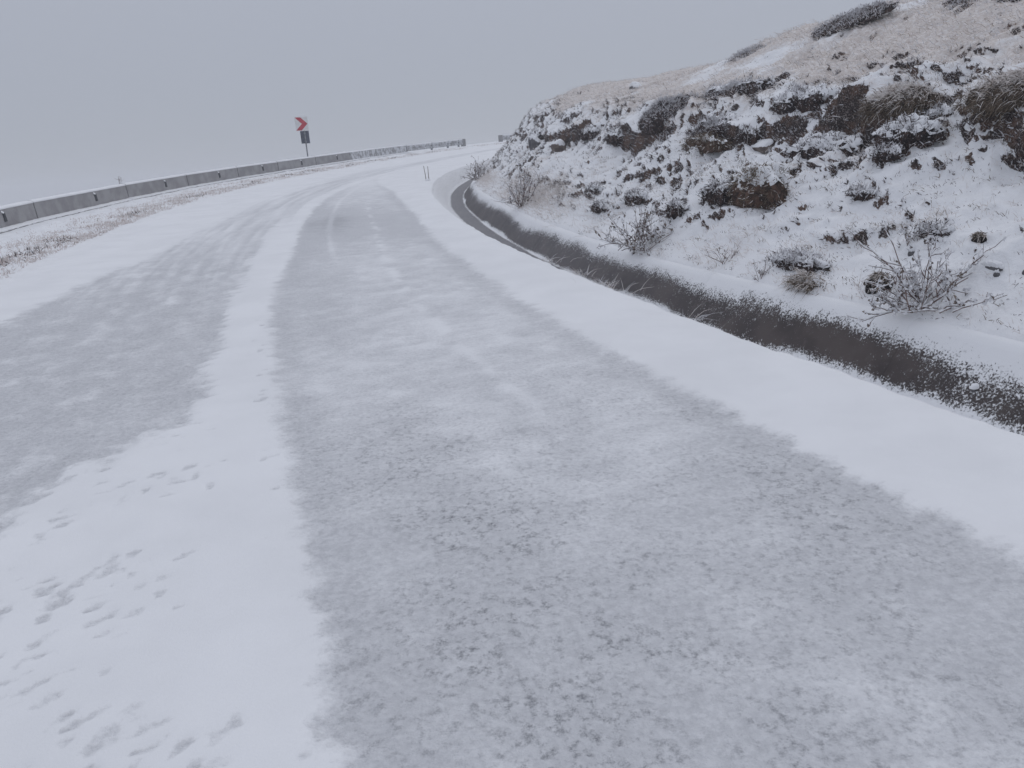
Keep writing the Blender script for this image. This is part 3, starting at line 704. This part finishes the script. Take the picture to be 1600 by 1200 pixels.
# ================================================================ THINGS: roadside bushes
def bush(name, label, s, x, n, hgt, spread, leaves, snow, seed, r0=.006, cat='bush', lean=(0, 0), twig=3, parts=('branches', 'leaves', 'snow'), leafmat='leaf', group='leafless bushes along the ditch', low=0.25, extra=(), fat=1.0):
    o, e1, e2, e3, N_ = bank_frame(s, x)
    root = empty(name, o-[0, 0, .02], 0, label=label, cat=cat, group=group)
    rs = np.random.RandomState(seed); br, sn, lf = MB(), MB(), MB()
    def leaf(p, d, sz):
        d = unit(np.array(d)); w = unit(np.cross(d, rs.randn(3))); nrm = np.cross(d, w); q = rs.uniform(.3, 1.)
        lf.add([p-w*sz*.12, p+w*sz*.12, p+d*sz*.5-w*sz*.3+nrm*sz*.1, p+d*sz*.5+w*sz*.3+nrm*sz*.1, p+d*sz*.9-nrm*sz*.35*q-w*sz*.1, p+d*sz*.9-nrm*sz*.35*q+w*sz*.1], [(0, 1, 3, 2), (2, 3, 5, 4)], 1 if rs.rand() < snow*.85 else 0)
    def limb(p, d, ln, r, depth):
        k = 5 if depth == 0 else 4; pts = [np.array(p)]; dd = np.array(d)
        for _ in range(k):
            dd = unit(dd+rs.randn(3)*(.13 if depth == 0 else .2)+np.array([0, 0, .05 if depth else -.02])); pts.append(pts[-1]+dd*ln/k)
        pts = np.array(pts); rad = np.linspace(r, r*.45, k+1); br.tube(pts, rad, 4)
        for i in range(k):
            g = unit(pts[i+1]-pts[i])
            if rs.rand() < snow*(1.15-abs(g[2])*.75):
                up = np.array([0, 0, 1.])*(rad[i]*.9+.0006); sn.tube([pts[i]+up, (pts[i]+pts[i+1])/2+up*1.3, pts[i+1]+up*.9], [rad[i]*.8*fat, rad[i]*1.15*fat, rad[i+1]*.7*fat], 4)
        if depth < 2:
            m = rs.randint(1, twig+1) if depth == 0 else rs.randint(0, 2)
            for _ in range(m+ (1 if depth == 0 else 0)):
                f = rs.uniform(.25, .95); i = min(int(f*k), k-1); b = pts[i]+(pts[i+1]-pts[i])*(f*k-i)
                limb(b, unit(unit(pts[i+1]-pts[i])*.8+rs.randn(3)*.55+[0, 0, .2]), ln*rs.uniform(.25, .5), r*.6, depth+1)
        for _ in range(rs.poisson(leaves*(1 if depth else .6))):
            i = rs.randint(1 if depth else 2, k+1); leaf(pts[i], unit(rs.randn(3)+[0, 0, -.1]), rs.uniform(.02, .045)*(hgt/.5)**.5)
    for i in range(n):
        a = rs.uniform(0, 2*np.pi); el = rs.uniform(low, 1.0)
        d = unit(np.array([math.cos(a)*spread, math.sin(a)*spread, 0])*(1.25-el)+np.array([lean[0], lean[1], .25+el]))
        limb(rs.randn(3)*np.array([.085, .07, .006])*(1 if n > 10 else .15)*spread, d, hgt*rs.uniform(.55, 1.1)*(1.0 if el > .5 else .85), r0*rs.uniform(.7, 1.15), 0)
    for d, l in extra: limb(np.zeros(3), unit(np.array(d, float)), l, r0*1.1, 0)
    br.build(parts[0], M['twig'], parent=root)
    if lf.n: lf.build(parts[1], [M[leafmat], M['rime_white']], parent=root, kind='stuff')
    if sn.n: sn.build(parts[2], M['snow'], smooth=True, parent=root, kind='stuff')
    return root
bush('leafless_bush', 'biggest leafless bush with snow on its arching branches, beside the black hollow', 20.27, .14, 46, .32, 1.6, 3.8, .97, 11, .0058, lean=(-.05, 0), twig=4, low=.0, fat=1.35, extra=(((-.85, 0, .62), .58), ((-.62, .1, .72), .62), ((-1, .1, .10), .46), ((.8, 0, .55), .50), ((.3, 0, .9), .44), ((.12, 0, 1), .42), ((.9, .1, .25), .42), ((-.1, 0, .9), .34)))
bush('leafless_bush', 'leafy dark bush with tall bare stems beside the ditch, middle of the photo', 24.25, .10, 36, .52, 1.2, 3.6, .78, 12, .0048, lean=(.05, 0), twig=4, low=.05)
bush('leafless_bush', 'slender reddish-stemmed bush among pale grass beside the ditch', 29.7, .12, 26, .62, .75, 2.0, .75, 13, .0058, twig=3, low=.2)
bush('leafless_bush', 'farthest round twiggy bush, at the head of the ditch', 37.2, .15, 34, .50, .95, 2.6, .85, 14, .0070, twig=4, low=.15)
bush('twiggy_seedling', 'small zigzag twiggy seedling at the ditch edge, left of the heather mat', 22.65, .14, 7, .26, .9, .8, .55, 15, .0042, cat='seedling', twig=3, group='seedlings along the ditch')
bush('twiggy_seedling', 'tiny twiggy seedling at the ditch edge under the heather mat', 21.95, .05, 6, .18, .9, 1.2, .6, 16, .0036, cat='seedling', twig=3, group='seedlings along the ditch')
bush('leafy_seedling', 'upright frosted leafy plant standing alone above the biggest bush', 20.86, .62, 7, .20, .35, 2.6, .8, 17, .0030, cat='seedling', twig=3, group='seedlings along the ditch', low=.6)
bush('bare_plant', 'thin forked bare plant sticking up behind the left barrier', 22.5, .2, 3, .40, .35, .3, .2, 18, .0075, cat='plant', twig=2, group=None, low=.6).location = (*world(40.3, -9.9), float(base_z(world(40.3, -9.9)[1]))+.30)
# ---------------------------------------------------------------- frosted grass tufts rooted in the ditch
def tuft(label, s, t, dz, n, ln, wd, arch, seed, mats=('straw_rime', 'rime_white'), spread=.05):
    x, y = world(s, t); root = empty('grass_tuft', (x, y, float(base_z(y))+dz), 0, label=label, cat='grass', group='frosted grass tufts in the ditch')
    rs = np.random.RandomState(seed); mb = MB()
    for i in range(n):
        a = rs.uniform(0, 2*np.pi); d = unit(np.array([math.cos(a)*.5, math.sin(a)*.5, rs.uniform(.6, 1.3)])); l = ln*rs.uniform(.5, 1.15); p = np.array([rs.randn()*spread, rs.randn()*spread*.6, 0])
        q = np.array([math.cos(a), math.sin(a), -1.1])*arch*rs.uniform(.2, 1)*l
        pts = [p+d*l*f+q*f*f for f in (0, .35, .7, 1.)]; mb.tube(pts, np.array([1, .9, .7, .25])*wd*rs.uniform(.6, 1.2), 3, int(rs.rand() < .5))
    mb.build('blades', [M[m] for m in mats], parent=root, kind='stuff')
tuft('frosted pale grass tuft at the ditch lip, largest of its row', 23.0, .06, -.10, 110, .22, .0022, .55, 1, spread=.12)
tuft('long white arching grass blades crossing the dark ditch wall', 22.6, .10, -.12, 18, .30, .0028, .75, 2, spread=.05)
tuft('low frosted grass tuft left of the largest ditch tuft', 23.9, .08, -.10, 100, .17, .0022, .6, 3, spread=.15)
tuft('farthest frosted grass fringe at the ditch lip', 24.8, .10, -.10, 70, .15, .0024, .6, 4, spread=.15)
tuft('isolated arching white grass blades, nearest tuft at the ditch', 21.5, .12, -.12, 18, .26, .0024, .7, 5, spread=.05)
tuft('few short white grass stems at the snowy ditch edge, right side', 19.65, .08, -.06, 6, .11, .0016, .25, 6, spread=.035)
def wall_lump(label, s, t, dz, r, seed):
    x, y = world(s, t); root = empty('wall_stone', (x, y, float(base_z(y))+dz), .5, label=label, cat='stone', group='snow-capped stones stuck on the ditch wall')
    D = dome(14, 8, r, r*.6, r*.6, seed, .25, 2.6); mb = MB(); mb.add(D.reshape(-1, 3), dome_faces(14, 8)); mb.build('stone', M['rock_grey'], smooth=True, parent=root)
    D = dome(16, 8, r*1.15, r*.75, r*.8, seed+1, .2, 1.6); mb = MB(); mb.add(D.reshape(-1, 3)+[0, 0, r*.15], dome_faces(16, 8)); mb.build('snow_cap', M['snow'], smooth=True, parent=root)
wall_lump('white snow lump on a stone sticking out of the ditch wall, lower right', 19.55, .93, -.20, .035, 2)
wall_lump('small snow lump under the coping, below the biggest bush', 19.98, 1.06, -.05, .022, 4)
# ================================================================ STUFF: grass and sprigs nobody could count
S_, X_, P_, bare_, nrm_ = BANK
sgn = np.sign(np.median(nrm_[..., 2])); nrm_ = nrm_*sgn
flat = P_.reshape(-1, 3); Sf, Xf, Bf, Nf = S_.ravel(), X_.ravel(), bare_.ravel(), nrm_.reshape(-1, 3)
vis = (Sf > 18.2) & (Sf < 48)
Nout = np.stack([np.interp(Sf, CS, CN[:, 0]), np.interp(Sf, CS, CN[:, 1]), 0*Sf], 1)
def pick(w, n):
    w = np.where(vis, np.clip(w, 0, None), 0); c = np.cumsum(w); return np.searchsorted(c, RNG.rand(n)*c[-1])
def scatter_sprigs():
    mb = MB()
    k = pick((Xf > .08)*(Xf < 3.2)*sstep(.25, .6, Bf), 26000)
    d = unit(Nf[k]*.55+RNG.randn(len(k), 3)*.45+[0, 0, .35]-Nout[k]*.25); ln = RNG.uniform(.02, .075, len(k))*(.7+.3*sstep(20, 30, Sf[k]))
    fr = RNG.rand(len(k)) < .42
    mb.blades(flat[k][~fr], d[~fr], ln[~fr], .0045, None, 0); mb.blades(flat[k][fr]+d[fr]*.01, d[fr], ln[fr], .005, None, 1)
    # little tufts pushing through the snow
    c = pick((Xf > .05)*(Xf < 2.6)*(.25+sstep(-.1, .4, fbm(Sf*1.1+9, Xf*1.4, 3))), 6500)
    for idx, (mi, L0) in zip(np.array_split(c, 5), ((0, .035), (2, .06), (3, .08), (3, .06), (1, .04))):
        m = 9; kk = np.repeat(idx, m); p = flat[kk]+RNG.randn(len(kk), 3)*[.035, .035, .008]
        d = unit(RNG.randn(len(kk), 3)*.45+[0, 0, .75]-Nout[kk]*.3); ln = RNG.uniform(.4, 1.2, len(kk))*L0
        mb.blades(p, d, ln, .0022, np.array([0, 0, -.35])*ln[:, None], mi)
    k = pick((Xf > .05)*(Xf < 2.2), 170); p = flat[k]; d = unit(RNG.randn(len(k), 3)*.18+[0, 0, 1]); ln = RNG.uniform(.10, .26, len(k))
    mb.blades(p, d, ln, .0016, RNG.randn(len(k), 3)*[.04, .04, .0], 3)
    mb.build('heath_sprigs', [M['heather'], M['heather_rime'], M['straw_dark'], M['straw_rime']], kind='stuff', label='dark heath sprigs poking through the snow of the bank', cat='heath')
scatter_sprigs()
def scatter_hill_grass():
    mb = MB()
    patch = fbm(Sf*.55+20, Xf*.7, 3)
    w = sstep(1.95, 2.5, Xf)*(Xf < 11)*sstep(-.28, .22, patch+.12*sstep(28, 32, Sf)+.28*sstep(2.6, 4, Xf))*np.where(Xf > 2.7, 1+.12*(Xf-2.7)*8, 1)
    k = pick(w, 84000)
    for mi, part, wd in ((0, k[:58000], .0036), (1, k[58000:67000], .0026), (2, k[67000:], .0036)):
        p = flat[part]+RNG.randn(len(part), 3)*[.05, .05, .008]
        wind = fbm(p[:, 0]*.8, p[:, 1]*.8, 2)[:, None]
        d = unit(RNG.randn(len(part), 3)*.38+[0, 0, .8]-Nout[part]*(.55+.5*wind)); ln = RNG.uniform(.05, .15, len(part))
        mb.blades(p, d, ln, wd, (np.array([0, 0, -.55])-Nout[part]*.25)*ln[:, None], mi)
    # pale grass at the foot, by the ditch bushes
    k = pick(np.exp(-((Sf-30)/2.2)**2-((Xf-.45)/.3)**2)+.8*np.exp(-((Sf-36)/1.6)**2-((Xf-.3)/.2)**2)+.18*(Xf < .7)*(Xf > .06)*sstep(.0, .4, patch), 6500)
    p = flat[k]+RNG.randn(len(k), 3)*[.03, .03, .005]; d = unit(RNG.randn(len(k), 3)*.35+[0, 0, .8]-Nout[k]*.4); ln = RNG.uniform(.06, .20, len(k))
    mb.blades(p, d, ln, .0028, (np.array([0, 0, -.5])-Nout[k]*.2)*ln[:, None], 0)
    mb.build('dry_grass', [M['straw_rime'], M['straw'], M['rime_white']], kind='stuff', label='pale frosted dry grass covering the top of the bank', cat='grass')
scatter_hill_grass()
def scatter_verge():
    mb = MB(); n = 42000
    s = 27+RNG.rand(n)**1.15*42; t = -6.28-np.abs(RNG.randn(n))*.9
    keep = (fbm(s*.9+3, t*1.2, 3)+.75-.25*np.clip(-t-6.4, 0, 3)-.45*sstep(44, 56, s) > RNG.rand(n)*.9) & (t > -8.3); s, t = s[keep], t[keep]
    x, y = world(s, t); p = np.stack([x, y, base_z(y)+ground_left(s, t)-.005], 1)
    d = unit(RNG.randn(len(s), 3)*.42+[0.1, 0, .75]); ln = RNG.uniform(.04, .15, len(s))*(1+.25*perlin(s*.8, t))
    mi = RNG.rand(len(s))
    for lo, hi, m in ((0, .60, 0), (.60, .63, 1), (.63, 1, 2)):
        q = (mi >= lo) & (mi < hi); mb.blades(p[q], d[q], ln[q], .004, np.array([0, 0, -.45])*ln[q, None], m)
    # darker heath spots
    for s0 in (28.6, 29.2, 30.6, 34.4, 38.2, 42.0, 44.8, 46.4, 50.2, 52.6, 55.1, 57.6, 59.3):
        m = 70; s = s0+RNG.randn(m)*.22*(1+.02*s0*.5); t = -6.55+RNG.randn(m)*.10-.1; x, y = world(s, t); p = np.stack([x, y, base_z(y)+ground_left(s, t)], 1)
        d = unit(RNG.randn(m, 3)*.6+[0, 0, .5]); mb.blades(p, d, RNG.uniform(.04, .10, m), .006, None, 3)
    mb.build('verge_grass', [M['pink_grass'], M['straw_dark'], M['straw_rime'], M['heather']], kind='stuff', label='frosted pinkish dry grass along the left verge', cat='grass')
scatter_verge()
# ================================================================ the fog
def build_haze():
    mb = MB(); mb.box((-560, -540, -200), (560, 600, 9.0))
    m = bpy.data.materials.new('fog'); m.use_nodes = True; n = m.node_tree
    for x in list(n.nodes):
        if x.type == 'BSDF_PRINCIPLED': n.nodes.remove(x)
    v = n.nodes.new('ShaderNodeVolumePrincipled'); v.inputs['Color'].default_value = (.88, .89, .91, 1); v.inputs['Density'].default_value = .003
    v.inputs['Anisotropy'].default_value = 0.0
    n.links.new(v.outputs[0], n.nodes['Material Output'].inputs['Volume'])
    mb.build('haze', m, kind='stuff', label='pale fog filling the air over road and slopes', cat='fog')
build_haze()
